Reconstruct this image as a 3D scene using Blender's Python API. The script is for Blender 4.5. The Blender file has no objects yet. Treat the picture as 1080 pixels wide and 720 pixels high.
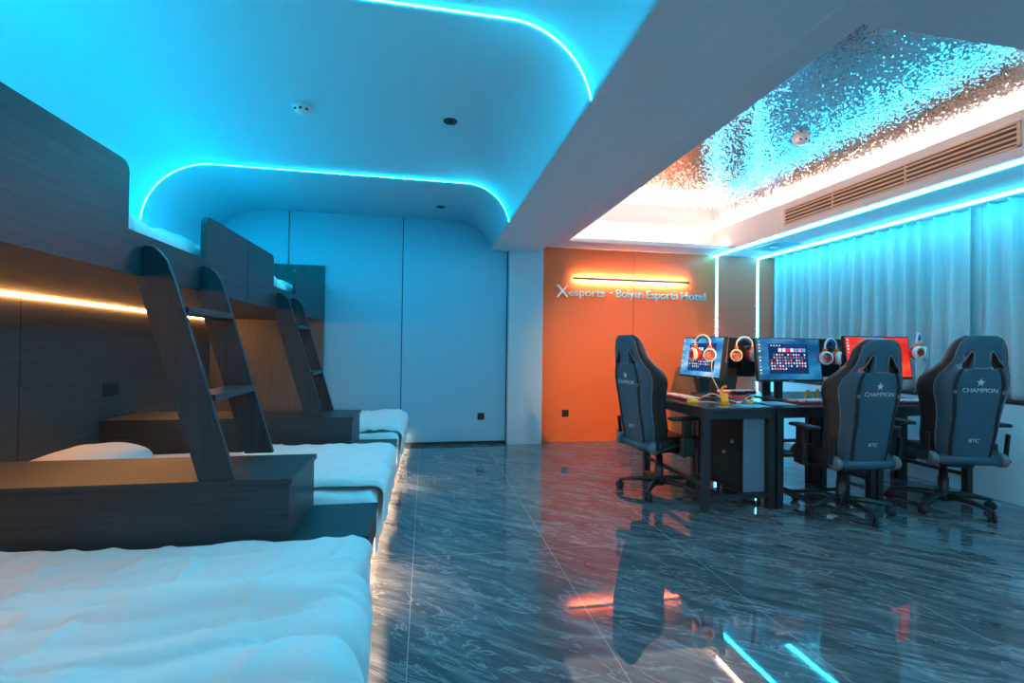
import bpy, bmesh, math, random
from mathutils import Vector, Matrix, noise
from math import sin, cos, pi, sqrt, radians
random.seed(7)
sc = bpy.context.scene
C = sc.collection

# ------------------------------------------------------------------ materials
def mat(name, col=(.5, .5, .5), rough=.5, metal=0., spec=.5, emit=None, strength=0., coat=0., sheen=0.):
    m = bpy.data.materials.new(name); m.use_nodes = True
    b = m.node_tree.nodes['Principled BSDF']
    b.inputs['Base Color'].default_value = (*col, 1)
    b.inputs['Roughness'].default_value = rough
    b.inputs['Metallic'].default_value = metal
    b.inputs['Specular IOR Level'].default_value = spec
    if coat: b.inputs['Coat Weight'].default_value = coat; b.inputs['Coat Roughness'].default_value = .1
    if sheen: b.inputs['Sheen Weight'].default_value = sheen
    if emit: b.inputs['Emission Color'].default_value = (*emit, 1); b.inputs['Emission Strength'].default_value = strength
    return m
def N(m, t, **kw):
    n = m.node_tree.nodes.new(t)
    for k, v in kw.items():
        if k in n.inputs: n.inputs[k].default_value = v
        else: setattr(n, k, v)
    return n
def L(m, a, b): m.node_tree.links.new(a, b)
def bsdf(m): return m.node_tree.nodes['Principled BSDF']
def coords(m, scale=(1, 1, 1), kind='Object', rot=(0, 0, 0)):
    t = N(m, 'ShaderNodeTexCoord'); mp = N(m, 'ShaderNodeMapping')
    mp.inputs['Scale'].default_value = scale; mp.inputs['Rotation'].default_value = rot
    L(m, t.outputs[kind], mp.inputs['Vector']); return mp.outputs['Vector']
def ramp(m, fac, stops):
    r = N(m, 'ShaderNodeValToRGB'); e = r.color_ramp.elements
    e[0].position, e[0].color = stops[0][0], (*stops[0][1], 1)
    e[1].position, e[1].color = stops[-1][0], (*stops[-1][1], 1)
    for p, c in stops[1:-1]:
        x = e.new(p); x.color = (*c, 1)
    L(m, fac, r.inputs['Fac']); return r.outputs['Color']
def bump(m, h, dist=.01, strength=.5):
    b = N(m, 'ShaderNodeBump'); b.inputs['Strength'].default_value = strength; b.inputs['Distance'].default_value = dist
    L(m, h, b.inputs['Height']); L(m, b.outputs['Normal'], bsdf(m).inputs['Normal'])
def wood(name, c0, c1, scale, rough=.42):
    m = mat(name, c0, rough, spec=.45)
    v = coords(m, scale)
    n = N(m, 'ShaderNodeTexNoise', Scale=1.0, Detail=6.0, Roughness=.65); L(m, v, n.inputs['Vector'])
    L(m, ramp(m, n.outputs['Fac'], [(.3, c0), (.55, [(a+b)/2 for a, b in zip(c0, c1)]), (.75, c1)]), bsdf(m).inputs['Base Color'])
    bump(m, n.outputs['Fac'], .002, .25)
    return m
def emitter(name, col, s):
    m = bpy.data.materials.new(name); m.use_nodes = True; nt = m.node_tree; nt.nodes.clear()
    o = nt.nodes.new('ShaderNodeOutputMaterial'); e = nt.nodes.new('ShaderNodeEmission')
    e.inputs['Color'].default_value = (*col, 1); e.inputs['Strength'].default_value = s
    nt.links.new(e.outputs[0], o.inputs[0]); return m

CY = (.004, .58, .90)
M = {}
M['led'] = emitter('cyan_led', CY, 246)
M['fill_bunk'] = emitter('cyan_bunk_fill', CY, 28)
M['led_wall'] = emitter('cyan_wall_led', (.045, .55, 1.0), 45)
M['led_soffit'] = emitter('cyan_soffit_led', (.024, .62, 1.0), 46)
M['warm'] = emitter('warm_bunk_led', (1.0, .42, .12), 90)
M['under'] = emitter('warm_under_bed_led', (1.0, .62, .38), 165)
M['side_fill'] = emitter('peach_side_fill', (1.0, .66, .50), 50)
M['cove_bright'] = emitter('bright_peach_cove_led', (1.0, .66, .50), 62)
M['cove'] = emitter('peach_cove_led', (1.0, .66, .48), 22)
M['bar'] = emitter('bar_light', (1.0, .74, .56), 300)
M['lamp'] = emitter('added_fill_lamp', (1.0, .84, .78), 60)
M['white_paint'] = mat('white_paint', (.78, .78, .80), .6, spec=.3)
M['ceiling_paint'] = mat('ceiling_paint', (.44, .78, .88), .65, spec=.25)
M['beam_paint'] = mat('beam_paint', (.84, .85, .88), .6, spec=.3)
M['column_paint'] = mat('column_paint', (.46, .56, .62), .6, spec=.3)
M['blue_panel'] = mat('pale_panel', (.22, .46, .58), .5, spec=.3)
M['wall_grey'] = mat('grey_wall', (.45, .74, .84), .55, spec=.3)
M['orange'] = mat('orange_panel', (.88, .15, .036), .42, spec=.35)
M['orange_right'] = mat('orange_panel_right', (.90, .155, .085), .45, spec=.35)  # slightly bluer orange for the panels nearest the curtain
M['black'] = mat('black_trim', (.012, .012, .014), .4)
M['dark_seam'] = mat('dark_seam', (.02, .025, .03), .7)
dk0, dk1 = (.015, .022, .027), (.038, .056, .068)
M['wood_y'] = wood('dark_wood_along', dk0, dk1, (60, 2.2, 60))
M['wood_x'] = wood('dark_wood_across', dk0, dk1, (2.2, 60, 60))
M['wood_z'] = wood('dark_wood_upright', dk0, dk1, (60, 60, 2.2))
M['wood_wall'] = wood('dark_wood_wall', (.055, .052, .05), (.10, .095, .09), (60, 2.2, 60), .5)
M['wood_end'] = wood('brown_wood_end', (.10, .085, .075), (.16, .14, .12), (50, 50, 2.0), .5)
M['plastic'] = mat('black_plastic', (.014, .015, .017), .38, spec=.5)
M['steel_black'] = mat('black_steel', (.018, .02, .023), .42, spec=.5)
M['rubber'] = mat('black_rubber', (.010, .010, .011), .6)
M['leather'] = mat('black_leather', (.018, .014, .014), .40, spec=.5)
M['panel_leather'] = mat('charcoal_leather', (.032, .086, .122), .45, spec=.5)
M['print'] = mat('pale_print', (.55, .62, .66), .5)
M['rim'] = mat('grey_piping', (.16, .18, .2), .45)
M['grey_cap'] = mat('grey_cap', (.13, .15, .17), .4)
M['desk_top'] = mat('black_desk_top', (.035, .030, .030), .22, spec=.6)
M['pc'] = mat('dark_case', (.12, .20, .26), .38)
M['pc_dark'] = mat('black_case', (.008, .008, .009), .3)
M['letter'] = mat('teal_metal_letter', (.30, .72, .70), .35, metal=.2)
M['letter_x'] = mat('silver_letter', (.60, .60, .54), .25, metal=.5)
M['red'] = mat('red_plastic', (.72, .02, .02), .35)
M['white'] = mat('white_plastic', (.80, .80, .80), .35)
M['yellow'] = mat('yellow_plastic', (.90, .46, .01), .4)
M['amber'] = mat('orange_plastic', (.90, .20, .01), .4)
M['cable_white'] = mat('white_cable', (.70, .72, .74), .5)
M['cable_blue'] = mat('blue_cable', (.02, .12, .35), .5)
M['mousepad'] = mat('pale_blue_pad', (.10, .42, .52), .6)
M['grille'] = mat('cream_metal', (.80, .62, .45), .4)
M['grille_dark'] = mat('duct_dark', (.16, .09, .055), .8)
M['metal'] = mat('grey_metal', (.5, .5, .52), .3, metal=.8)

# bed linen
def linen(name, col):
    m = mat(name, col, .75, spec=.2, sheen=.15)
    v = coords(m, (1, 1, 1)); n = N(m, 'ShaderNodeTexNoise', Scale=26.0, Detail=4.0); L(m, v, n.inputs['Vector'])
    bump(m, n.outputs['Fac'], .006, .25); return m
M['sheet'] = linen('white_sheet', (.76, .76, .77))
M['duvet'] = linen('white_duvet', (.80, .79, .79))
# curtain
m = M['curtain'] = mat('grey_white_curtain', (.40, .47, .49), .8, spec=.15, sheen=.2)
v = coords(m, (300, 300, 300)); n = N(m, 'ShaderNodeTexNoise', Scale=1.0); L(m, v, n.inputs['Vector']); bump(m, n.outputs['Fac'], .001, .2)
# polished marble floor: tiles .79 x 1.58 with pale joints
m = M['floor'] = mat('polished_grey_marble', (.1, .1, .1), .025, spec=.8)
g = N(m, 'ShaderNodeTexCoord')
wn = N(m, 'ShaderNodeTexNoise', Scale=.9, Detail=3.0); L(m, g.outputs['Object'], wn.inputs['Vector'])
mp = N(m, 'ShaderNodeMapping'); mp.inputs['Scale'].default_value = (1.0, 5.0, 1)
mr = N(m, 'ShaderNodeMapping'); mr.inputs['Rotation'].default_value = (0, 0, radians(-141)); L(m, g.outputs['Object'], mr.inputs['Vector'])
ad = N(m, 'ShaderNodeMixRGB', blend_type='ADD'); ad.inputs['Fac'].default_value = .22
L(m, mr.outputs['Vector'], ad.inputs['Color1']); L(m, wn.outputs['Color'], ad.inputs['Color2']); L(m, ad.outputs['Color'], mp.inputs['Vector'])
n1 = N(m, 'ShaderNodeTexNoise', Scale=2.4, Detail=13.0, Roughness=.74, Distortion=.15); L(m, mp.outputs['Vector'], n1.inputs['Vector'])
base = ramp(m, n1.outputs['Fac'], [(.30, (.036, .042, .047)), (.47, (.085, .097, .107)), (.58, (.145, .16, .17)), (.74, (.30, .32, .335))])
n2 = N(m, 'ShaderNodeTexNoise', Scale=1.5, Detail=9.0, Roughness=.62, Distortion=.7); L(m, mp.outputs['Vector'], n2.inputs['Vector'])
vein = ramp(m, n2.outputs['Fac'], [(.485, (0, 0, 0)), (.5, (.75, .75, .75)), (.515, (0, 0, 0))])
mx = N(m, 'ShaderNodeMixRGB', blend_type='MIX'); L(m, vein, mx.inputs['Fac']); L(m, base, mx.inputs['Color1']); mx.inputs['Color2'].default_value = (.34, .36, .38, 1)
br = N(m, 'ShaderNodeTexBrick', offset=0.0, offset_frequency=1, squash=1.0)
br.inputs['Scale'].default_value = 1.0; br.inputs['Brick Width'].default_value = .795; br.inputs['Row Height'].default_value = 1.59
br.inputs['Mortar Size'].default_value = .0017; br.inputs['Mortar Smooth'].default_value = 0.
mp2 = N(m, 'ShaderNodeMapping'); mp2.inputs['Location'].default_value = (.845, 2.01, 0)
L(m, g.outputs['Object'], mp2.inputs['Vector']); L(m, mp2.outputs['Vector'], br.inputs['Vector'])
mx2 = N(m, 'ShaderNodeMixRGB'); L(m, br.outputs['Fac'], mx2.inputs['Fac']); L(m, mx.outputs['Color'], mx2.inputs['Color1']); mx2.inputs['Color2'].default_value = (.36, .38, .40, 1)
L(m, mx2.outputs['Color'], bsdf(m).inputs['Base Color'])
nb = N(m, 'ShaderNodeTexNoise', Scale=5.0, Detail=2.0); L(m, g.outputs['Object'], nb.inputs['Vector']); bump(m, nb.outputs['Fac'], .004, .03)
# water-ripple polished steel
m = M['mirror'] = mat('water_ripple_steel', (.72, .74, .78), .07, metal=1.0)
v = coords(m, (1, 1, 1))
dn = N(m, 'ShaderNodeTexNoise', Scale=30.0, Detail=1.0); L(m, v, dn.inputs['Vector'])
dm = N(m, 'ShaderNodeMixRGB', blend_type='LINEAR_LIGHT'); dm.inputs['Fac'].default_value = .012; L(m, v, dm.inputs['Color1']); L(m, dn.outputs['Color'], dm.inputs['Color2'])
a = N(m, 'ShaderNodeTexVoronoi', Scale=155.0, feature='F1'); L(m, dm.outputs['Color'], a.inputs['Vector'])
sb = N(m, 'ShaderNodeVectorMath', operation='SUBTRACT'); L(m, a.outputs['Color'], sb.inputs[0]); sb.inputs[1].default_value = (.5, .5, .5)
ml = N(m, 'ShaderNodeVectorMath', operation='MULTIPLY'); ab = N(m, 'ShaderNodeVectorMath', operation='ABSOLUTE'); L(m, sb.outputs[0], ab.inputs[0])
pw = N(m, 'ShaderNodeVectorMath', operation='MULTIPLY'); L(m, sb.outputs[0], pw.inputs[0]); L(m, ab.outputs[0], pw.inputs[1])
L(m, pw.outputs[0], ml.inputs[0]); ml.inputs[1].default_value = (.42, .42, 0)
ge = N(m, 'ShaderNodeNewGeometry'); aa = N(m, 'ShaderNodeVectorMath', operation='ADD'); L(m, ge.outputs['Normal'], aa.inputs[0]); L(m, ml.outputs[0], aa.inputs[1])
nn = N(m, 'ShaderNodeVectorMath', operation='NORMALIZE'); L(m, aa.outputs[0], nn.inputs[0]); L(m, nn.outputs[0], bsdf(m).inputs['Normal'])

# ------------------------------------------------------------------ mesh helpers
class MB:
    def __init__(s): s.bm = bmesh.new(); s.mi = 0
    def _mark(s, fs):
        for f in fs: f.material_index = s.mi
    def box(s, lo, hi, bev=0., seg=2, rot=None, piv=None):
        lo, hi = Vector(lo), Vector(hi); t = bmesh.new()
        bmesh.ops.create_cube(t, size=1)
        for v in t.verts: v.co = Vector(((lo[i]+hi[i])/2 + v.co[i]*(hi[i]-lo[i])) for i in range(3))
        if bev: bmesh.ops.bevel(t, geom=list(t.edges), offset=bev, segments=seg, affect='EDGES', profile=.5)
        if rot is not None:
            p = Vector(piv) if piv is not None else (lo+hi)/2
            bmesh.ops.transform(t, matrix=Matrix.Translation(p) @ rot @ Matrix.Translation(-p), verts=t.verts)
        return s.merge(t)
    def merge(s, t):
        mp = {v: s.bm.verts.new(v.co) for v in t.verts}
        for f in t.faces:
            try:
                n = s.bm.faces.new([mp[v] for v in f.verts]); n.material_index = s.mi; n.smooth = f.smooth
            except ValueError: pass
        t.free(); return s
    def tube(s, pts, r, seg=10, cap=True, r1=None):
        pts = [Vector(p) for p in pts]; n = len(pts); rings = []
        d0 = (pts[1]-pts[0]).normalized(); up = Vector((0, 0, 1)) if abs(d0.z) < .9 else Vector((1, 0, 0))
        x = d0.cross(up).normalized()
        for i, p in enumerate(pts):
            d = (pts[min(i+1, n-1)]-pts[max(i-1, 0)]).normalized()
            x = (x-d*x.dot(d)).normalized(); y = d.cross(x)
            rr = r if r1 is None else r+(r1-r)*i/(n-1)
            rings.append([s.bm.verts.new(p+rr*(cos(2*pi*k/seg)*x+sin(2*pi*k/seg)*y)) for k in range(seg)])
        for a, b in zip(rings, rings[1:]):
            for k in range(seg):
                f = s.bm.faces.new((a[k], a[(k+1) % seg], b[(k+1) % seg], b[k])); f.smooth = True; f.material_index = s.mi
        if cap:
            s._mark([s.bm.faces.new(rings[0][::-1]), s.bm.faces.new(rings[-1])])
        return s
    def lathe(s, prof, seg=24, mtx=None):
        rings = []
        for (r, z) in prof:
            if r < 1e-6: rings.append([s.bm.verts.new(Vector((0, 0, z)) if mtx is None else mtx @ Vector((0, 0, z)))])
            else:
                ring = []
                for k in range(seg):
                    p = Vector((r*cos(2*pi*k/seg), r*sin(2*pi*k/seg), z)); ring.append(s.bm.verts.new(p if mtx is None else mtx @ p))
                rings.append(ring)
        for a, b in zip(rings, rings[1:]):
            for k in range(seg):
                k2 = (k+1) % seg
                if len(a) == 1 and len(b) == 1: continue
                vs = (a[0], b[k2], b[k]) if len(a) == 1 else (a[k], a[k2], b[0]) if len(b) == 1 else (a[k], a[k2], b[k2], b[k])
                f = s.bm.faces.new(vs); f.smooth = True; f.material_index = s.mi
        return s
    def prism(s, poly, fn, h0, h1, bev=0.):
        """poly: 2D outline; fn(u, v, h) -> 3D"""
        t = bmesh.new()
        a = [t.verts.new(fn(u, v, h0)) for u, v in poly]; b = [t.verts.new(fn(u, v, h1)) for u, v in poly]
        n = len(poly); t.faces.new(a[::-1]); t.faces.new(b)
        for k in range(n): t.faces.new((a[k], a[(k+1) % n], b[(k+1) % n], b[k]))
        bmesh.ops.recalc_face_normals(t, faces=t.faces)
        if bev: bmesh.ops.bevel(t, geom=[e for e in t.edges if e.calc_face_angle(0) > .7], offset=bev, segments=2, affect='EDGES')
        return s.merge(t)
    def grid(s, P, smooth=True, closeu=False):
        vs = [[s.bm.verts.new(p) for p in row] for row in P]
        for i in range(len(vs)-1):
            m_ = len(vs[0])
            for j in range(m_ if closeu else m_-1):
                f = s.bm.faces.new((vs[i][j], vs[i][(j+1) % m_], vs[i+1][(j+1) % m_], vs[i+1][j])); f.smooth = smooth; f.material_index = s.mi
        return vs
    def build(s, name, mats, parent=None, loc=None, recalc=True, mods=()):
        if recalc: bmesh.ops.recalc_face_normals(s.bm, faces=s.bm.faces)
        me = bpy.data.meshes.new(name); s.bm.to_mesh(me); s.bm.free()
        for m in (mats if isinstance(mats, (list, tuple)) else [mats]): me.materials.append(m)
        o = bpy.data.objects.new(name, me); C.objects.link(o)
        if parent: o.parent = parent
        if loc is not None: o.location = loc
        for kind, kw in mods:
            md = o.modifiers.new(kind.lower(), kind)
            for k, v in kw.items(): setattr(md, k, v)
        return o
def tag(o, label=None, cat=None, group=None, kind=None):
    if label: o['label'] = label
    if cat: o['category'] = cat
    if group: o['group'] = group
    if kind: o['kind'] = kind
    return o
def thing(name, label, cat, loc=(0, 0, 0), rz=0., group=None):
    o = bpy.data.objects.new(name, None); C.objects.link(o); o.empty_display_size = .1
    o.location = loc; o.rotation_euler = (0, 0, rz); return tag(o, label, cat, group)
def struct(name, mb, m, **kw): return tag(mb.build(name, m, **kw), kind='structure')
def kids(o): return [c for c in C.objects if c.parent == o]
def dup(root, loc, rz, label, scale=1.):
    def cp(o, parent):
        c = o.copy(); C.objects.link(c); c.parent = parent
        for k in kids(o): cp(k, c)
        return c
    r = cp(root, None); r.location = loc; r.rotation_euler = (0, 0, rz); r.scale = (scale,)*3; r['label'] = label
    return r
def text_mesh(body, size, extrude=.001, align='CENTER', shear=0., spacing=1.):
    cu = bpy.data.curves.new('lettering', 'FONT'); cu.body = body; cu.size = size; cu.extrude = extrude
    cu.align_x = align; cu.shear = shear; cu.space_character = spacing; cu.resolution_u = 3
    o = bpy.data.objects.new('lettering_source', cu); C.objects.link(o)
    dg = bpy.context.evaluated_depsgraph_get(); dg.update()
    me = bpy.data.meshes.new_from_object(o.evaluated_get(dg)); me.materials.clear()
    bpy.data.objects.remove(o); bpy.data.curves.remove(cu)
    return me
def mesh_obj(name, me, m, parent=None, mtx=None):
    me.materials.append(m); o = bpy.data.objects.new(name, me); C.objects.link(o)
    if mtx is not None: me.transform(mtx)
    if parent: o.parent = parent
    return o
def arc(cx, cz, r, a0, a1, n): return [(cx+r*cos(radians(a0+(a1-a0)*k/n)), cz+r*sin(radians(a0+(a1-a0)*k/n))) for k in range(n+1)]
SUB = lambda n=1: ('SUBSURF', dict(levels=n, render_levels=n))

# ------------------------------------------------------------------ camera (fitted to the photograph's straight lines)
f, yaw, pit, rol = 501.8, .18001806, .01137537, .01291419
cy_, sy_, cp_, sp_ = cos(yaw), sin(yaw), cos(pit), sin(pit)
F = Vector((sy_*cp_, cy_*cp_, sp_)); r0 = Vector((cy_, -sy_, 0)); u0 = r0.cross(F)
Rv = cos(rol)*r0+sin(rol)*u0; Uv = cos(rol)*u0-sin(rol)*r0
cam = bpy.data.cameras.new('camera'); co = bpy.data.objects.new('camera', cam); C.objects.link(co)
cam.sensor_width = 36; cam.sensor_fit = 'HORIZONTAL'; cam.lens = f*36/1080; cam.clip_start = .02
mw = Matrix.Identity(4)
for i in range(3): mw[i][0], mw[i][1], mw[i][2] = Rv[i], Uv[i], -F[i]
mw[2][3] = 1.2
co.matrix_world = mw; sc.camera = co

# ------------------------------------------------------------------ room shell
XL, XR, YB, YF = -2.37, 4.63, 5.85, -2.6
mb = MB(); mb.box((XL-.2, YF-.2, -.1), (XR+.35, YB+.25, 0)); struct('floor', mb, M['floor'])
mb = MB(); mb.box((XL-.15, YF, 0), (XL, YB+.2, 3.1)); struct('wall_left', mb, M['white_paint'])
mb = MB(); mb.box((XL-.15, YF-.15, 0), (XR+.3, YF, 3.1)); struct('wall_front', mb, M['wall_grey'])
mb = MB(); mb.box((XR, YF, 0), (XR+.3, YB+.2, .79)); struct('wall_right', mb, M['wall_grey'])
mb = MB(); mb.box((XR+.14, YF, .79), (XR+.3, YB+.2, 2.9)); struct('window_1', mb, M['white_paint'])
mb = MB(); mb.box((XR-.004, YF, .79), (XR+.15, YB+.05, .812), .003); struct('trim_1', mb, M['black'])
# back wall: three pale panels left, orange panels right, dark gaps between
mb = MB(); mb.box((XL, YB+.03, 0), (XR+.2, YB+.2, 3.1)); struct('wall_back', mb, M['dark_seam'])
mb = MB(); s = .005
for a, b in ((XL, -1.565), (-1.565, -.281), (-.281, .995)):
    mb.box((a+s, YB, .036), (b-s, YB+.04, 2.78), .002)
struct('wall_back_panels', mb, M['blue_panel'])
mb = MB(); mb.box((XL, YB-.001, 0), (.94, YB+.03, .038)); struct('baseboard_back', mb, M['black'])
mb = MB()
for a, b in ((1.445, 2.677), (2.677, 3.862), (3.898, 4.487), (4.517, XR+.12)):
    mb.mi = 1 if a > 3.8 else 0
    mb.box((a+.003, YB+.0, 0), (b-.003, YB+.04, 2.52), .0015)
struct('wall_orange_panels', mb, [M['orange'], M['orange_right']])
mb = MB(); mb.box((1.005, YB-.09, 0), (1.435, YB+.03, 2.42), .004); struct('column', mb, M['column_paint'])
# cove ceiling: flat with rounded long edges
prof = arc(-1.82, 2.19, .55, 180, 90, 18)+arc(.36, 2.32, .42, 90, 10.4, 16)
mb = MB(); mb.grid([[(x, y, z) for x, z in prof] for y in (YF, YB+.03)])
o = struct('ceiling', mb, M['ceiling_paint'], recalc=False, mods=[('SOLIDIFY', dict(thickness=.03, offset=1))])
mb = MB(); mb.box((.777, YF, 2.396), (1.40, YB+.03, 3.0), .003); struct('ceiling_beam', mb, M['beam_paint'])
# lowered perimeter ceiling with a hidden lighting trough, bulkhead on the window side
ZS, ZM = 2.475, 2.85
RX0, RX1, RY0, RY1 = 1.66, 3.80, 1.57, 5.47
mb = MB()
mb.box((1.38, YF, ZS), (RX0, YB+.03, ZS+.05)); mb.box((RX0, RY1, ZS), (RX1, YB+.03, ZS+.05)); mb.box((RX0, YF, ZS), (RX1, RY0, ZS+.05))
mb.box((RX1, YF, ZS), (XR+.2, YB+.03, 2.79))
struct('ceiling_soffit', mb, M['white_paint'])
mb = MB()
mb.box((1.36, RY0-.3, ZS+.05), (1.41, YB+.03, 2.9)); mb.box((1.36, YB-.02, ZS+.05), (4.1, YB+.03, 2.9))
mb.box((1.36, RY0-.34, ZS+.05), (4.1, RY0-.28, 2.9)); mb.box((4.0, RY0-.3, 2.79), (4.1, YB+.03, 2.9))
struct('ceiling_trough', mb, M['white_paint'])
mb = MB(); mb.box((1.36, RY0-.34, ZM), (4.1, YB+.03, ZM+.04)); struct('ceiling_mirror', mb, M['mirror'])

# ------------------------------------------------------------------ LED lines
def cove_strip(y, label):
    mb = MB(); w = .006; rows = []
    pr = arc(-1.82, 2.19, .545, 176, 90, 20)+arc(.36, 2.32, .415, 90, 10.6, 18)
    for yy in (y-w, y+w): rows.append([(x, yy, z) for x, z in pr])
    t = thing('led_strip', label, 'led strip', (0, 0, 0), group='cove lines across the blue ceiling')
    mb.grid(rows); mb.build('diffuser', M['led'], t, recalc=False)
    mb = MB()
    pr2 = arc(-1.82, 2.19, .5485, 176, 90, 20)+arc(.36, 2.32, .4185, 90, 10.6, 18)
    for yy in (y-w-.004, y+w+.004): pass
    mb.grid([[(x, yy, z) for x, z in pr2] for yy in (y-w-.004, y+w+.004)]); mb.build('channel', M['white'], t, recalc=False)
cove_strip(4.47, 'long white-cyan light line crossing the blue ceiling nearer the back wall')
cove_strip(2.18, 'white-cyan light line curving down to the beam at the top of the photo')
cove_strip(-.11, 'added unseen light line behind the camera, lighting the near ceiling')  # extra strip added out of view to light the near ceiling
for x, w, nm, lab in ((3.88, .012, 'led_strip', 'cyan light line up the orange wall and along the inner bulkhead edge'),
                      (4.502, .012, 'led_strip', 'cyan light line up the wall next to the curtain and along its top')):
    t = thing(nm, lab, 'led strip', (x, YB, 0), group='light lines of the window bulkhead')
    mb = MB(); mb.box((-w, -.004, .0), (w, .004, ZS)); mb.build('wall_run', M['led_wall'], t)
    xo = -.055 if x < 4 else 0
    mb = MB(); mb.box((xo-w, YF-YB+.02, ZS-.03), (xo+w, 0, ZS+.003), .006); mb.build('ceiling_run', M['led_soffit'], t)
    mb = MB(); mb.box((xo-w-.006, YF-YB+.02, ZS-.002), (xo+w+.006, -.004, ZS+.004)); mb.build('profile', M['white'], t)
t = thing('led_strip', 'warm light strip under the upper bunk along the wooden wall', 'led strip', (XL+.0135, 0, 1.462))
mb = MB(); mb.box((.0, -1.0, -.006), (.012, 5.80, .006)); mb.build('diffuser', M['warm'], t)
t = thing('led_strip', 'added cyan fill strip above the upper bunks, hidden by their boards', 'led strip', (XL+.001, 0, 1.98))
mb = MB(); mb.box((.0, -.8, -.012), (.014, 5.78, .012), .002); mb.build('diffuser', M['fill_bunk'], t)  # hidden strip added to brighten the ceiling and upper bedding
t = thing('led_strip', 'warm glow strip at floor level under the bed platform', 'led strip', (-.35, 0, .12))
mb = MB(); mb.box((-.004, -.8, -.008), (.004, 5.78, .008)); mb.build('diffuser', M['under'], t)
t = thing('led_strip', 'peach cove light hidden above the lowered ceiling by the orange wall', 'led strip', (0, 0, ZS+.06))
mb = MB(); mb.box((1.75, 5.56, -.006), (3.78, 5.58, .012)); mb.build('diffuser', M['cove'], t)
t = thing('led_strip', 'peach cove light above the air vent below the rippled steel ceiling', 'led strip', (0, 0, 2.80))
mb = MB(); mb.box((3.87, 1.45, -.006), (3.89, 5.78, .012)); mb.build('diffuser', M['cove_bright'], t)
t = thing('led_strip', 'added peach fill strip beside the beam, hidden above the lowered ceiling', 'led strip', (0, 0, ZS+.06))
mb = MB(); mb.box((1.50, 1.8, -.006), (1.52, 5.50, .012)); mb.build('diffuser', M['side_fill'], t)  # strip added out of sight to brighten the bulkhead face
# bar lamp on the orange wall
t = thing('wall_lamp', 'slim dark bar lamp glowing on the orange wall above the lettering', 'wall lamp', (2.64, YB, 2.082))
mb = MB(); mb.box((-.79, -.066, -.016), (.79, -.044, .016), .003); mb.build('bar', M['black'], t)
mb = MB(); mb.box((-.775, -.044, -.009), (.775, -.0425, .009)); mb.build('light_strip', M['bar'], t)
for sx in (-.74, .74):
    mb = MB(); mb.tube([(sx, -.046, 0), (sx, 0, 0)], .008, 8); mb.build('bracket', M['black'], t)
for sx in (-.79, .79):
    mb = MB(); mb.box((sx-.012, -.066, -.017), (sx+.012, -.040, .017), .003); mb.build('end_cap', M['black'], t)
# spotlights added out of view: orange wall wash, near-bed pool, neutral fill
def added_spot(x, y, aim, col, watts, ang, blend, label, z=ZS):
    t = thing('added_ceiling_spotlight', label, 'spotlight', (x, y, z))
    mb = MB(); mb.lathe([(.045, -.001), (.058, -.008), (.064, -.003), (.064, 0)], 24); mb.build('ring', M['white'], t)
    mb = MB(); mb.lathe([(0, -.0015), (.045, -.0015)], 24); mb.build('lens', emitter('spot_lens', col, 5), t)
    l = bpy.data.lights.new('spot_beam', 'SPOT'); l.energy = watts; l.color = col; l.spot_size = radians(ang); l.spot_blend = blend; l.shadow_soft_size = .03
    o = bpy.data.objects.new('spot_beam', l); C.objects.link(o); o.location = (x, y, z-.03)
    o.rotation_euler = (Vector(aim)-Vector(o.location)).to_track_quat('-Z', 'Y').to_euler()
added_spot(2.0, 1.28, (2.62, 5.85, .85), (1.0, .47, .10), 600, 40, .9, 'added unseen warm spotlight washing the orange wall')
added_spot(.146, .15, (-.62, 1.2, .4), (1.0, .80, .70), 13, 27, .4, 'added unseen spotlight above the camera lighting the near bed', 2.74)
added_spot(2.5, -.9, (2.7, 1.6, 0), (1.0, .86, .82), 66, 100, .6, 'added unseen neutral fill spotlight behind the camera')

# ------------------------------------------------------------------ ceiling fittings
def detector(x, y, z, label):
    t = thing('smoke_detector', label, 'smoke detector', (x, y, z))
    mb = MB(); mb.lathe([(0, 0), (.062, 0), (.062, -.012), (.055, -.016), (0, -.016)], 28); mb.build('base', M['white'], t)
    mb = MB(); mb.lathe([(.05, -.016), (.05, -.034), (.042, -.046), (.018, -.052), (0, -.052)], 28); mb.build('head', M['white'], t)
    for k in range(3):
        a = -pi/2+(k-1)*.8
        mb = MB(); mb.box((.047*cos(a)-.008, .047*sin(a)-.008, -.038), (.047*cos(a)+.008, .047*sin(a)+.008, -.026), .002); mb.build('slot', M['black'], t)
detector(-.806, 3.261, 2.74, 'round smoke detector on the blue cove ceiling')
detector(2.84, 3.21, ZM, 'round smoke detector on the rippled steel ceiling')
for y, lab in ((3.27, 'black recessed spotlight in the middle of the blue ceiling'), (5.31, 'black recessed spotlight of the blue ceiling close to the back wall')):
    t = thing('recessed_spotlight', lab, 'spotlight', (.146, y, 2.74), group='black recessed spotlights in the blue ceiling')
    mb = MB(); mb.lathe([(.030, -.002), (.046, -.006), (.050, -.002), (.050, .0)], 24); mb.build('ring', M['plastic'], t)
    mb = MB(); mb.lathe([(0, -.002), (.030, -.002)], 24); mb.lathe([(0, -.018), (.014, -.016), (.018, -.002)], 16); mb.build('lens', M['pc_dark'], t)
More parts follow.
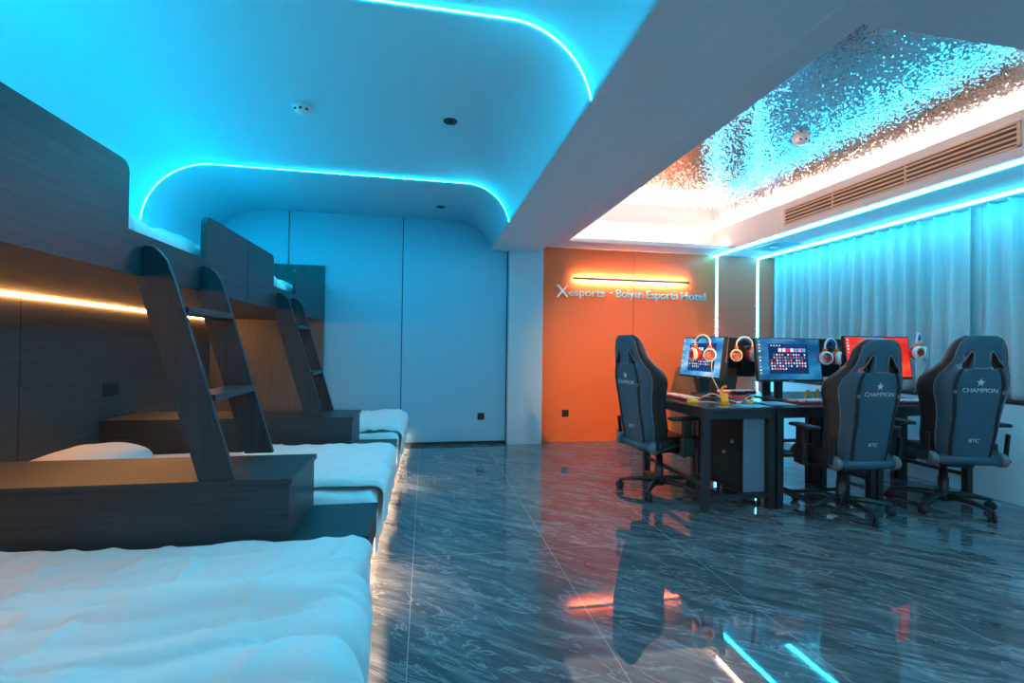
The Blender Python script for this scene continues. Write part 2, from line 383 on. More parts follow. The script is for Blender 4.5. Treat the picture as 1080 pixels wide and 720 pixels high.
# air vent in the bulkhead face
t = thing('air_vent', 'long cream air vent with dark slots in the bulkhead face', 'air vent', (RX1, 0, 0))
gy0, gy1, gz0, gz1 = 2.46, 4.50, 2.562, 2.706
mb = MB(); mb.box((-.003, gy0, gz0), (.0, gy1, gz1)); mb.build('backing', M['grille_dark'], t)
mb = MB()
for a, b, c, d in ((gy0-.02, gy1+.02, gz1, gz1+.014), (gy0-.02, gy1+.02, gz0-.014, gz0), (gy0-.02, gy0, gz0-.014, gz1+.014), (gy1, gy1+.02, gz0-.014, gz1+.014)):
    mb.box((-.014, a, c), (0, b, d), .002)
mb.build('frame', M['grille'], t)
for k in range(4):
    z = gz0+.018+k*.036
    mb = MB(); mb.box((-.013, gy0, z-.008), (-.004, gy1, z+.008), .001, rot=Matrix.Rotation(.5, 4, 'Y')); mb.build('blade', M['grille'], t)
for y in (3.2, 3.9):
    mb = MB(); mb.box((-.012, y-.006, gz0), (-.002, y+.006, gz1)); mb.build('divider', M['grille'], t)
# access hatch in the lowered ceiling by the curtain corner
t = thing('ceiling_vent_hatch', 'square hatch in the cyan-lit lowered ceiling near the curtain corner', 'hatch', (4.20, 5.15, ZS))
mb = MB(); mb.box((-.17, -.22, -.012), (.17, .22, 0), .003); mb.build('cover', M['blue_panel'], t)
mb = MB(); mb.box((-.06, -.03, -.028), (.04, .01, -.012), .004); mb.build('latch', M['white'], t)

# ------------------------------------------------------------------ wall lettering
t = thing('wall_sign', 'raised metal hotel name lettering on the orange wall under the bar lamp', 'sign', (0, YB, 0))
up = Matrix.Rotation(radians(90), 4, 'X')
me = text_mesh('X', .215, .012, 'LEFT')
mesh_obj('initial', me, M['letter_x'], t, Matrix.Translation((1.625, -.016, 1.845)) @ up @ Matrix.Diagonal((1.05, 1, 1, 1)))
def word(txt, x0, x1, size, z, m):
    me = text_mesh(txt, size, .012, 'LEFT'); xs = [v.co.x for v in me.vertices]
    k = (x1-x0)/(max(xs)-min(xs))
    mesh_obj('word', me, m, t, Matrix.Translation((x0-min(xs)*k, -.016, z)) @ up @ Matrix.Diagonal((k, 1, 1, 1)))
word('esports', 1.79, 2.265, .135, 1.862, M['letter'])
word('·', 2.345, 2.375, .16, 1.862, M['letter'])
word('Boiyan', 2.43, 2.80, .145, 1.862, M['letter'])
word('Esports', 2.85, 3.29, .145, 1.860, M['letter'])
word('Hotel', 3.34, 3.70, .145, 1.858, M['letter'])

# ------------------------------------------------------------------ sockets
def socket(loc, rz, label, w=.086, h=.086):
    t = thing('wall_socket', label, 'socket', loc, rz)
    mb = MB(); mb.box((-w/2, -.011, -h/2), (w/2, 0, h/2), .003); mb.build('plate', M['black'], t)
    n = 2 if w > .1 else 1
    for k in range(n):
        mb = MB(); cx = (k-(n-1)/2)*.075
        for dx, dz in ((-.012, -.012), (.012, -.012), (-.010, .014), (.010, .014)):
            mb.box((cx+dx-.002, -.0125, dz-.006), (cx+dx+.002, -.0108, dz+.006))
        mb.build('outlet', M['dark_seam'], t)
socket((.685, YB, .34), 0, 'black socket low on the pale blue back wall')
socket((1.765, YB, .365), 0, 'black socket low on the orange wall')
socket((XL+.013, 4.12, .835), radians(90), 'black double socket on the dark wooden wall of the middle bunk', .165, .10)

# ------------------------------------------------------------------ curtains
def curtain(y0, y1, label, seed, flare=None):
    rnd = random.Random(seed); mb = MB(); pts = []
    y = y0; ph = 0.
    n = int((y1-y0)/.0125); zs = [2.468, 2.45, 2.40, 2.3, 2.15, 1.95, 1.7, 1.45, 1.2, 1.0, .87, .822]
    rows = []
    for z in zs:
        k = (2.468-z)/1.65; row = []
        for i in range(n+1):
            yy = y0+(y1-y0)*i/n
            p = yy*2*pi/.145+1.6*noise.noise((yy*2.3, seed, 0))+.5*k*noise.noise((yy*4, seed+3, z*.8))
            am = .046*(1+.45*noise.noise((yy*3, seed+9, .5*z)))*(.75+.25*min(1, k*3))
            s_ = .5+.5*sin(p); s_ = 1.1-2.2*s_**(4.2-2.9*min(1, k*1.3))
            yo = .012*noise.noise((yy*5, z*1.2, seed))*k*2
            if flare: yo += flare(yy, k)
            row.append((XR+.026+.046+am*s_+.008*noise.noise((yy*9, z*2, seed)), yy+yo, z))
        rows.append(row)
    mb.grid(rows)
    t = thing('curtain', label, 'curtain', (0, 0, 0), group='window curtains')
    mb.build('fabric', M['curtain'], t, recalc=False, mods=[('SOLIDIFY', dict(thickness=.004))])
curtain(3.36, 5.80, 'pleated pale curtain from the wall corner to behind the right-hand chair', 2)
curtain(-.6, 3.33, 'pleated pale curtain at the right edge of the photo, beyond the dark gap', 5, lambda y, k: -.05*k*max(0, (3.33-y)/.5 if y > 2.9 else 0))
# ------------------------------------------------------------------ bunks on the left
XG = -1.16            # outer face of the bunk fronts
def rounded(y0, y1, z0, z1, r, corners):
    """outline in (y, z); corners: which of tl, tr get rounded (seen with y to the right)"""
    p = [(y0, z0), (y1, z0)]
    p += arc(y1-r, z1-r, r, 0, 90, 6) if 'r' in corners else [(y1, z1)]
    p += arc(y0+r, z1-r, r, 90, 180, 6) if 'l' in corners else [(y0, z1)]
    return p
ex = lambda u, v, h: (h, u, v)
def bunk(name_label, y0, y1, guards, end_hi):
    t = thing('bunk_bed', name_label, 'bunk bed', (0, 0, 0), group='upper bunks along the left wall')
    out = [(y0, 1.473), (y1, 1.473)]; top = []       # one board: low rail with a tall guard at each end
    for a, b, c in guards:
        zt_ = 1.912 if a < 0 else 1.882; q = .045
        if 'l' in c: top += [(a, 1.648)]+[(a+q-q*cos(radians(t_)), zt_-q+q*sin(radians(t_))) for t_ in range(0, 91, 15)]+[(b, zt_)]
        else: top += [(a, zt_)]+[(b-q+q*sin(radians(t_)), zt_-q+q*cos(radians(t_))) for t_ in range(0, 91, 15)]+[(b, 1.648)]
    if guards[-1][1] < y1: top += [(guards[-1][1], 1.648), (y1, 1.648)]
    mb = MB(); mb.prism(out+top[::-1], ex, XG-.028, XG, .0015); mb.build('front_board', M['wood_y'], t)
    mb = MB(); mb.box((XL+.002, y0+.001, 1.473), (XG-.028, y1-.001, 1.50)); mb.build('bed_deck', M['wood_y'], t)
    if end_hi:
        mb = MB(); mb.box((XL+.002, y1-.03, 1.49), (XG-.001, y1-.002, 2.115), .0015); mb.build('end_panel', M['wood_z'], t)
        mb = MB(); mb.box((XL+.002, y1-.03, 0), (XG-.001, y1-.002, 1.49), .0015); mb.build('lower_end_panel', M['wood_end'], t)
    return t
bunk('upper bunk nearest the camera with a tall front board, at the left edge', -.9, 3.386, [(-.9, 2.117, 'r'), (2.789, 3.386, 'l')], False)
bt = bunk('upper bunk against the blue back wall, behind the far ladder', 3.39, 5.845, [(3.39, 3.945, 'r'), (4.575, 5.815, 'l')], True)
# wooden wall behind the lower beds
mb = MB(); s = .003
for a, b in ((-1.0, 1.3), (1.3, 3.29), (3.29, 5.80)):
    mb.box((XL, a+s, 0), (XL+.013, b-s, 1.47), .001)
struct('wall_left_panelling', mb, M['wood_wall'])
# low bed platform
t = thing('bed_platform', 'long low dark platform carrying the lower beds', 'bed platform', (0, 0, 0))
mb = MB(); mb.box((XL+.015, -.8, .15), (-.33, 5.80, .19), .002); mb.build('deck', M['wood_y'], t)
mb = MB(); mb.box((-.50, -.8, 0), (-.47, 5.80, .15)); mb.build('plinth', M['wood_y'], t)
mb = MB(); mb.box((-.345, -.8, .13), (-.325, 5.80, .19), .001); mb.build('front_lip', M['wood_y'], t)
# stepped storage boxes between the beds
def step_box(y0, y1, label):
    t = thing('storage_box', label, 'storage box', (0, y0, 0), group='stepped boxes between the lower beds')
    d = y1-y0; x0, x1 = XL+.016, -.57
    mb = MB(); mb.box((x0, -.006, .595), (x1+.012, d+.004, .62), .002); mb.build('top', M['wood_x'], t)
    mb = MB(); mb.box((x0, .0, .192), (x1, .022, .595), .001); mb.build('front_panel', M['wood_x'], t)
    mb = MB(); mb.box((x0, d-.022, .192), (x1, d, .595), .001); mb.build('back_panel', M['wood_x'], t)
    mb = MB(); mb.box((x1-.02, .022, .192), (x1, d-.022, .595), .001); mb.build('end_panel', M['wood_z'], t)
    mb = MB(); mb.box((x1-.001, .004, .325), (-.237, d-.004, .352), .002); mb.build('low_step', M['wood_x'], t)
    mb = MB(); mb.box((-.265, .008, .192), (-.245, d-.008, .325), .001); mb.build('step_riser', M['wood_x'], t)
step_box(2.20, 2.672, 'near stepped box under the closest ladder, warm light on its top')
step_box(4.00, 4.452, 'far stepped box carrying the ladder close to the back wall')
# ladders
def ladder(y0, y1, label):
    t = thing('bunk_ladder', label, 'ladder', (0, y0, .62), group='ladders to the upper bunks')
    d = y1-y0; zt = 1.60-.62; k = (-1.085+.79)/1.0
    prof = lambda w0, w1: None
    def side(ya):
        mb = MB(); fx = lambda z: -.79+k*z; bx = lambda z: -.93+k*z
        top = zt
        p = [(bx(0), 0), (fx(0), 0), (fx(top-.13), top-.13), (fx(top-.06)-.004, top-.06), (fx(top)-.014, top-.022), (fx(top)-.036, top-.005), (fx(top)-.056, top), (XG+.005, top), (XG+.005, .846), (bx(.846), .846)]
        p = [q for q in p]
        mb.prism(p, lambda u, v, h: (u, h, v), ya, ya+.03, .003); mb.build('side_board', M['wood_z'], t)
    side(0); side(d-.03)
    for z in (.345, .72):
        xf = -.79+k*z+.012
        mb = MB(); mb.box((xf-.13, .03, z-.014), (xf, d-.03, z+.014), .002); mb.build('rung', M['wood_y'], t)
    for z in (.345, .72):
        for dx in (-.055, -.115):
            mb = MB(); mb.tube([(-.79+k*z+dx, -.002, z), (-.79+k*z+dx, .002, z)], .006, 10); mb.build('screw_cap', M['plastic'], t)
ladder(2.205, 2.755, 'tall dark ladder nearest the camera, standing on the near box')
ladder(4.005, 4.455, 'dark ladder farther away beside the blue back wall')

# ------------------------------------------------------------------ bedding
def cloth_over(x0, x1, y0, y1, z, drop, amp, seed, nx=90, ny=70, r=.06, fold=None, ed=.07):
    """sheet: runs along x, then rolls over the edge x1 and hangs to height 'drop'"""
    path = []
    n1 = int(nx*.78)
    for i in range(n1+1): path.append((x0+(x1-r-x0)*i/n1, z, 0., 1.))
    for k in range(1, 7):
        a = pi/2*k/6; path.append((x1-r+r*sin(a), z-r+r*cos(a), sin(a), cos(a)))
    n2 = 9
    for k in range(1, n2+1): path.append((x1, z-r-(z-r-drop)*k/n2, 1., 0.))
    rows = []
    for j in range(ny+1):
        y = y0+(y1-y0)*j/ny; row = []; e = min(y-y0, y1-y)
        round_ = 0. if e > ed else ed-sqrt(max(0, ed**2-(ed-e)**2))
        for (x, zz, nx_, nz_) in path:
            hang = max(0, (z-r-zz)/max(.01, z-r-drop)) if nx_ == 1. else 0
            w = noise.noise((x*2.2+seed, y*2.6, 1))*.55
            q = Vector((x*.5+y*.9, y*2.0-x*1.2, seed))
            rid = 1-abs(noise.noise(q*2.1))*2; w += max(0, rid)**6*1.3
            q2 = Vector((x*2.4-y*1.1+3, y*.9+x*.7, seed+5)); rid2 = 1-abs(noise.noise(q2*1.7))*2; w += max(0, rid2)**8*1.1
            d = amp*w
            if hang: d = amp*.25*w+.006*hang*sin(y*19+seed+2*noise.noise((y*2, seed, 0)))
            if fold: d += fold(x, y, hang)
            zt = zz-round_*(1-hang)
            if hang: zt += .016*hang*noise.noise((y*6, seed, 4))
            row.append((x+nx_*d, y, zt+nz_*d))
        rows.append(row)
    mb = MB(); mb.grid(rows); return mb
def bed(y0, y1, ztop, xr, seed, label, drop=.045, amp=.010, res=(90, 70)):
    t = thing('mattress', label, 'mattress', (0, 0, 0), group='lower beds on the platform')
    mb = MB(); mb.box((XL+.02, y0+.02, .191), (xr-.03, y1-.02, ztop-.03), .04, 3); mb.build('core', M['sheet'], t)
    cloth_over(XL+.02, xr, y0, y1, ztop, drop, amp, seed, *res).build('sheet', M['sheet'], t, recalc=False, mods=[('SOLIDIFY', dict(thickness=.006)), SUB(1)])
    return t
bed(.62, 2.19, .378, -.222, 1.3, 'near lower mattress with a white sheet, in the left foreground', .05, .014, (170, 130))
bed(2.69, 3.985, .375, -.25, 4.7, 'white middle mattress between the two stepped boxes')
bed(4.47, 5.79, .385, -.235, 8.1, 'farthest white mattress beside the blue wall, behind the far box')
# duvet thrown over the near bed, folded edges towards the camera
def near_fold(x, y, hang):
    d = 0.
    for c, w, h, tl in ((1.655, .040, .030, .07), (1.555, .055, .050, .16), (1.455, .045, .040, -.05), (1.355, .060, .05, .10), (1.20, .07, .05, .02)):
        c += tl*x+.055*noise.noise((x*1.9, c*9, 7))+.012*noise.noise((x*7, c*5, 2))
        q = (y-c)/(w*(1+.4*noise.noise((x*2.3, c*7, 9))))
        if abs(q) < 1: d += h*(.75+.6*noise.noise((x*1.6, c*5, 1)))*sqrt(1-q*q)
    return d*(1-.4*hang)
mb = cloth_over(XL+.25, -.185, .55, 1.68, .435, .12, .013, 12.4, 170, 190, .08, near_fold, .03)
tag(mb.build('duvet', M['duvet'], None, recalc=False, mods=[('SOLIDIFY', dict(thickness=.008)), SUB(1)]), 'crumpled white duvet on the near bed at the bottom left', 'duvet')
mb = cloth_over(-1.25, -.212, 2.79, 3.88, .434, .19, .010, 22.4, 90, 80, .07, None, .03)
tag(mb.build('duvet', M['duvet'], None, recalc=False, mods=[('SOLIDIFY', dict(thickness=.012)), SUB(1)]), 'smooth white duvet folded over the foot of the middle bed', 'duvet')
mb = cloth_over(-1.1, -.195, 4.55, 5.72, .440, .17, .020, 31.4, 80, 80, .08, None, .04)
tag(mb.build('duvet', M['duvet'], None, recalc=False, mods=[('SOLIDIFY', dict(thickness=.012)), SUB(1)]), 'rumpled white duvet on the farthest bed, by the blue wall', 'duvet')
def pillow(cx, cy, z, lx, ly, h, label, seed, rz=0):
    mb = MB(); n = 20; top = []; bot = []
    for i in range(n+1):
        a = -1+2*i/n; rt = []; rb = []
        for j in range(n+1):
            b = -1+2*j/n
            pin = 1-.10*(a*a)*(b*b)*1.2
            e = max(0, (1-abs(a)**2.6)*(1-abs(b)**2.6))**.5
            w = .012*noise.noise((a*2.5, b*2.5, seed))
            x, y = a*lx/2*(1-.06*b*b)*pin, b*ly/2*(1-.06*a*a)*pin
            rt.append((x, y, .012+e*h+w*e)); rb.append((x, y, .008-e*.008))
        top.append(rt); bot.append(rb)
    mb.grid(top); mb.grid(bot)
    bmesh.ops.remove_doubles(mb.bm, verts=mb.bm.verts, dist=.0045)
    o = mb.build('pillow', M['duvet'], None, (cx, cy, z), mods=[SUB(1)]); o.rotation_euler = (0, 0, rz)
    return tag(o, label, 'pillow', 'pillows of the lower beds')
pillow(-2.05, 3.36, .400, .50, .86, .135, 'plump white pillow at the head of the middle bed', 3)
# bedding on the upper bunks
def upper(y0, y1, label, seed):
    t = thing('mattress', label, 'mattress', (0, 0, 0), group='mattresses of the upper bunks')
    mb = MB(); mb.box((XL+.03, y0, 1.501), (XG-.14, y1, 1.60), .03, 3); mb.build('core', M['sheet'], t)
    def lump(x, y, hang): return .03*(1+noise.noise((x*2, y*2.2, seed)))
    cloth_over(XL+.04, XG-.115, y0+.01, y1-.01, 1.735, 1.60, .026, seed, 60, 150, .06, lump).build('duvet', M['duvet'], t, recalc=False, mods=[('SOLIDIFY', dict(thickness=.018)), SUB(1)])
upper(.9, 3.36, 'white rumpled bedding showing in the gap of the near upper bunk', 41.2)
upper(3.42, 5.79, 'white bedding showing in the gap of the far upper bunk', 47.9)

# ------------------------------------------------------------------ desks
def desk(x0, y0, x1, y1, label, legs='1111', g='black desks pushed together in the middle of the room'):
    t = thing('gaming_desk', label, 'desk', (x0, y0, 0), 0, g); w, d = x1-x0, y1-y0
    mb = MB(); mb.box((0.002, 0.002, .745), (w-.002, d-.002, .77), .003); mb.build('desk_top', M['desk_top'], t)
    q = .052; mb = MB()
    mb.box((q, .012, .685), (w-q, .04, .745)); mb.box((q, d-.04, .685), (w-q, d-.012, .745)); mb.box((.012, q, .685), (.04, d-q, .745)); mb.box((w-.04, q, .685), (w-.012, d-q, .745))
    mb.build('apron', M['steel_black'], t)
    for k, (lx, ly) in enumerate(((.006, .006), (w-q-.006, .006), (.006, d-q-.006), (w-q-.006, d-q-.006))):
        mb = MB(); mb.box((lx, ly, .0), (lx+q, ly+q, .745), .003); mb.build('leg', M['steel_black'], t)
    for rx in (.02, w-.045):
        mb = MB(); mb.box((rx, q+.008, .175), (rx+.025, d-q-.008, .205)); mb.build('side_rail', M['steel_black'], t)
    mb = MB(); mb.box((q, d-.05, .25), (w-q, d-.02, .28)); mb.build('back_rail', M['steel_black'], t)
    return t
a = desk(2.02, 3.185, 2.625, 4.20, 'black desk at the left end of the cluster, in front of the single left chair')
mb = MB(); mb.box((.052, .014, .085), (.56, .04, .12)); mb.build('front_rail', M['steel_black'], a)
desk(2.632, 3.185, 3.528, 3.79, 'black desk behind the middle chair, carrying the wide blue screen')
desk(3.532, 3.185, 4.468, 3.79, 'black desk behind the right-hand chair, carrying the red screen')
desk(2.632, 3.80, 3.528, 4.40, 'black desk on the far side, behind the desk with the wide blue screen')
desk(3.532, 3.80, 4.468, 4.40, 'black desk on the far side, behind the desk with the red screen')
# computer tower standing in the frame of the left desk
t = thing('computer_tower', 'tall black computer case standing in the left desk frame', 'computer', (2.385, 3.25, .121))
mb = MB(); mb.box((0, 0, 0), (.175, .56, .56), .004); mb.build('case', M['pc_dark'], t)
mb = MB(); mb.box((.0, -.012, .0), (.178, 0, .56), .004); mb.build('front_panel', M['pc'], t)
mb = MB(); mb.box((-.004, .03, .03), (0, .53, .53), .001); mb.build('side_window', M['plastic'], t)
for k in range(2):
    mb = MB(); mb.lathe([(0, -.012), (.012, -.011), (.014, 0)], 16, Matrix.Translation((-.004, .12+.10*k, .36-.10*k)) @ Matrix.Rotation(-pi/2, 4, 'Y') @ Matrix.Scale(-1, 4, (0, 0, 1))); mb.build('button', M['metal'], t)
t2 = thing('desk_shelf', 'narrow steel shelf under the left desk that the computer stands on', 'shelf', (2.37, 3.225, 0))
mb = MB(); mb.box((0, .034, .105), (.19, .60, .12), .002); mb.build('tray', M['steel_black'], t2)
for yy in (.04, .55):
    for xx in (.01, .16):
        mb = MB(); mb.box((xx, yy, 0), (xx+.02, yy+.02, .105)); mb.build('foot', M['steel_black'], t2)

# ------------------------------------------------------------------ screens
def scr_mat(name, c0, c1, c2, s=1.0):
    m = bpy.data.materials.new(name); m.use_nodes = True; nt = m.node_tree
    b = bsdf(m); b.inputs['Base Color'].default_value = (.01, .01, .01, 1); b.inputs['Roughness'].default_value = .25
    v = coords(m, (1, 1, 1), 'Generated'); n = N(m, 'ShaderNodeTexNoise', Scale=2.2, Detail=4.0); L(m, v, n.inputs['Vector'])
    L(m, ramp(m, n.outputs['Fac'], [(.35, c0), (.5, c1), (.68, c2)]), b.inputs['Emission Color']); b.inputs['Emission Strength'].default_value = s
    return m
M['scr_blue'] = scr_mat('light_blue_desktop', (.01, .14, .40), (.06, .36, .68), (.50, .66, .80), 1.15)
M['scr_teal'] = scr_mat('deep_blue_desktop', (.0, .07, .22), (.01, .16, .40), (.04, .30, .55), .9)
M['scr_red'] = scr_mat('red_desktop', (.65, .01, .005), (.85, .03, .01), (.95, .10, .03), 1.0)
M['win'] = emitter('window_navy', (.01, .04, .16), .9); M['win2'] = emitter('window_blue', (.01, .07, .30), .9)
ICON = [emitter('icon_%s' % n, c, 1.0) for n, c in (('white', (.8, .85, .9)), ('red', (.8, .05, .05)), ('sky', (.1, .45, .8)), ('pink', (.8, .35, .4)), ('gold', (.8, .5, .1)), ('slate', (.15, .25, .5)))]
def monitor(loc, rz, label, scr, seed, w=.615, h=.365, zc=1.13, lit=True, winrect=(.17, .12, .80, .86)):
    t = thing('monitor', label, 'monitor', loc, rz, 'monitors on the desk cluster'); rnd = random.Random(seed)
    base = .77-loc[2]
    tilt = Matrix.Rotation(radians(-7), 4, 'X'); piv = Vector((0, 0, zc-.77))
    T = Matrix.Translation(piv) @ tilt
    mb = MB(); mb.box((-.12, .0, 0), (.12, .20, .012), .005); mb.build('stand_base', M['plastic'], t)
    mb = MB(); mb.box((-.035, .10, .012), (.035, .135, zc-.77+.02), .006); mb.build('stand_neck', M['plastic'], t)
    mb = MB(); mb.box((-w/2, -.012, -h/2), (w/2, .022, h/2), .004)
    mb.box((-w*.30, .022, -h*.30), (w*.30, .055, h*.30), .016)
    mb.box((-.05, .05, -.05), (.05, .102, .05), .004)
    bmesh.ops.transform(mb.bm, matrix=T, verts=mb.bm.verts); c = mb.build('case', M['plastic'], t)
    if lit:
        b = .011
        mb = MB(); mb.box((-w/2+b, -.0135, -h/2+b+.008), (w/2-b, -.0118, h/2-b)); bmesh.ops.transform(mb.bm, matrix=T, verts=mb.bm.verts)
        s_ = mb.build('screen', M[scr], t)
        mb = MB(); W, H = w-2*b, h-2*b-.008
        def q(u0, v0, u1, v1, mi, lay=1):
            mb.mi = mi; X0, X1 = -W/2+u0*W, -W/2+u1*W; Z1, Z0 = H/2-v0*H+.004, H/2-v1*H+.004
            mb.box((X0, -.0136-.0005*lay, Z0), (X1, -.0132, Z1))
        u0, v0, u1, v1 = winrect
        q(u0, v0, u1, v1, 6); q(u0+.40*(u1-u0), v0+.02, u1-.02, v0+.07, 7, 2); q(u0, v1-.14, u1, v1, 7, 2) if seed != 2 else None
        for k in range(4): q(u0+.04+k*.045, v0+.03, u0+.06+k*.045, v0+.06, 0, 3)
        # large tiles, then rows of small icons
        for k in range(9):
            if rnd.random() < .85: q(u0+.03+k*(u1-u0-.05)/9, v0+.11, u0+.03+(k+.8)*(u1-u0-.05)/9, v0+.20, rnd.choice([0, 0, 1, 3, 2]), 3)
        nr = 6
        for rr in range(nr):
            nc = 13 if rr < nr-1 else 6
            for k in range(nc):
                uu = u0+.03+k*(u1-u0-.05)/13; vv = v0+.25+rr*(v1-v0-.32)/nr
                if rnd.random() < .9: q(uu, vv, uu+.022, vv+.042, rnd.choice([0, 0, 0, 1, 2, 3, 4, 5]), 3)
        for k in range(11):
            if rnd.random() < .85: q(.02, .05+k*.078, .045, .05+k*.078+.04, rnd.choice([0, 0, 2, 4]), 3)
        q(.25, .0, .60, .035, 5, 2)
        bmesh.ops.transform(mb.bm, matrix=T, verts=mb.bm.verts)
        mb.build('desktop_icons', ICON+[M['win'], M['win2']], s_)
    mb = MB(); mb.box((-.02, -.0135, -h/2+.003), (.02, -.0118, -h/2+.010)); bmesh.ops.transform(mb.bm, matrix=T, verts=mb.bm.verts); mb.build('badge', M['metal'], t)
    return t
monitor((2.43, 3.88, .77), radians(-90), 'monitor with a bright blue desktop, first from the left, turned towards the left chair', 'scr_blue', 1, .635, .368, 1.128, winrect=(.20, .14, .86, .88))
monitor((3.06, 3.585, .77), radians(0), 'wide monitor with a dark blue desktop of icons, behind the middle chair', 'scr_teal', 2, .625, .375, 1.12)
monitor((3.855, 3.49, .77), radians(0), 'monitor with a red desktop, half hidden behind the middle chair', 'scr_red', 3, .66, .372, 1.147, winrect=(.30, .17, .86, .80))
monitor((3.10, 4.02, .77), radians(180), 'monitor turned away, its dark back showing between the first two screens', None, 4, .625, .37, 1.135, lit=False)
monitor((4.00, 4.02, .77), radians(180), 'monitor turned away, its dark back showing between the blue and red screens', None, 5, .625, .37, 1.135, lit=False)

# ------------------------------------------------------------------ headsets
def headset(name_label, loc, rz, tilt=0., spread=.085, outer='white'):
    """hung by its band, cups below, local front = -y"""
    t = thing('gaming_headset', name_label, 'headset', loc, rz, 'red and white headsets hanging on the monitors'); t.scale = (1.12,)*3
    mb = MB(); P = [(spread*cos(a), 0, .088+.062*sin(a)) for a in [pi*k/16 for k in range(17)]]
    P = [(spread, 0, .03)]+P+[(-spread, 0, .03)]
    mb.tube(P, .007, 8); mb.build('headband', M['cable_white'], t)
    mb = MB(); mb.tube([(x*.86, .004, z-.012) for x, y, z in P[3:-3]], .011, 8); mb.build('band_pad', M['cable_blue'], t)
    for sgn in (-1, 1):
        X = Matrix.Translation((sgn*spread, 0, 0)) @ Matrix.Rotation(radians(sgn*28), 4, 'Z') @ Matrix.Rotation(radians(90), 4, 'X')
        mb = MB(); mb.lathe([(0, -.004), (.030, -.002), (.043, .006), (.047, .018), (.047, .028), (.040, .030)], 24, X @ Matrix.Translation((0, 0, -.004)) @ Matrix.Diagonal((1, 1.08, 1, 1)))
        mb.lathe([(.036, .034), (.045, .032), (.047, .028)], 24, X @ Matrix.Diagonal((1, 1.08, 1, 1)))
        cup = mb.build('ear_cup', M['white'], t)
        mb = MB(); mb.lathe([(.022, -.030), (.044, -.028), (.047, -.016), (.046, -.002), (.030, .000)], 24, X @ Matrix.Diagonal((1, 1.05, 1, 1))); mb.build('ear_pad', M['red'], t)
        mb = MB()
        for k in range(-2, 3):
            hh = .026-abs(k)*.005; mb.box((k*.010-.0024, -hh, .030), (k*.010+.0024, hh, .037), .001)
        bmesh.ops.transform(mb.bm, matrix=X, verts=mb.bm.verts); mb.build('grille', M['red'], cup)
        mb = MB(); mb.box((sgn*spread-.011, -.014, .045), (sgn*spread+.011, .014, .072), .004); mb.build('hinge', M['amber'], t)
    mb = MB(); mb.tube([(spread+.02, -.01, -.045), (spread+.026, -.02, -.10), (spread+.02, .0, -.17), (spread+.05, .03, -.25), (spread+.07, .06, -.32)], .003, 6); mb.build('cord', M['cable_white'], t)
    return t
headset('red and white headset hanging at the right side of the first screen', (2.325, 3.70, 1.155), radians(-62), spread=.060)
headset('red and white headset hanging on the dark monitor back between the first two screens', (2.86, 3.885, 1.15), radians(-8), spread=.066)
headset('red and white headset hanging at the right edge of the wide blue screen', (3.43, 3.535, 1.14), radians(10), spread=.062)
headset('white headset hanging at the right edge of the red screen', (4.20, 3.42, 1.195), radians(25), spread=.05)

# ------------------------------------------------------------------ things on the desks
def keyboard(loc, rz, label):
    t = thing('keyboard', label, 'keyboard', loc, rz, 'red and white keyboards'); rnd = random.Random(int(loc[0]*100))
    mb = MB(); mb.box((-.215, -.068, .004), (.215, .068, .020), .005); mb.box((-.20, .04, 0), (.20, .06, .006)); mb.box((-.20, -.06, 0), (.20, -.04, .006)); mb.build('body', M['red'], t)
    mb = MB()
    for r_ in range(6):
        y = -.055+r_*.022
        x = -.205
        while x < .19:
            w = .018 if rnd.random() < .85 else .036
            if r_ == 0 and abs(x+.06) < .02: w = .11
            mb.mi = 1 if (rnd.random() < .18 or r_ == 5 and x < -.1) else 0
            mb.box((x, y-.009, .020), (min(x+w, .208), y+.009, .030), .0015, 1); x += w+.0025
    mb.build('keys', [M['white'], M['red']], t)
keyboard((2.20, 3.84, .77), radians(-90), 'red and white keyboard on the left desk, beside the yellow mouse')
keyboard((3.14, 3.42, .77), radians(3), 'red and white keyboard in front of the wide blue screen')
keyboard((3.98, 3.36, .77), radians(-2), 'red and white keyboard under the red screen')
keyboard((3.02, 4.26, .77), radians(180), 'red keyboard on the far desk behind the wide blue screen')
def mouse(loc, rz, label, m):
    t = thing('mouse', label, 'mouse', loc, rz); mb = MB(); P = []
    for i in range(13):
        a = -1+2*i/12; hw = .034*sqrt(max(0, 1-abs(a)**3)); hh = .040*max(0, 1-a*a)**.5*(1-.25*a); row = []
        for k in range(13):
            q = pi*k/12; row.append((hw*cos(q), a*.062, max(.0005, hh*sin(q)**.8)))
        P.append(row)
    mb.grid(P); mb.build('shell', m, t, mods=[('SOLIDIFY', dict(thickness=.002))])
    mb = MB(); mb.lathe([(0, -.004), (.010, -.004), (.010, .004), (0, .004)], 14, Matrix.Translation((0, .038, .026)) @ Matrix.Rotation(pi/2, 4, 'Y')); mb.build('wheel', M['plastic'], t)
    mb = MB(); mb.tube([(0, .060, .008), (.005, .10, .004), (.03, .15, .003), (.08, .17, .003), (.12, .14, .003)], .0025, 6); mb.build('cord', M['cable_white'], t)
mouse((2.13, 3.52, .77), radians(-70), 'yellow mouse near the front corner of the left desk', M['yellow'])
mouse((3.44, 3.42, .774), radians(10), 'white mouse beside the keyboard of the wide blue screen', M['white'])
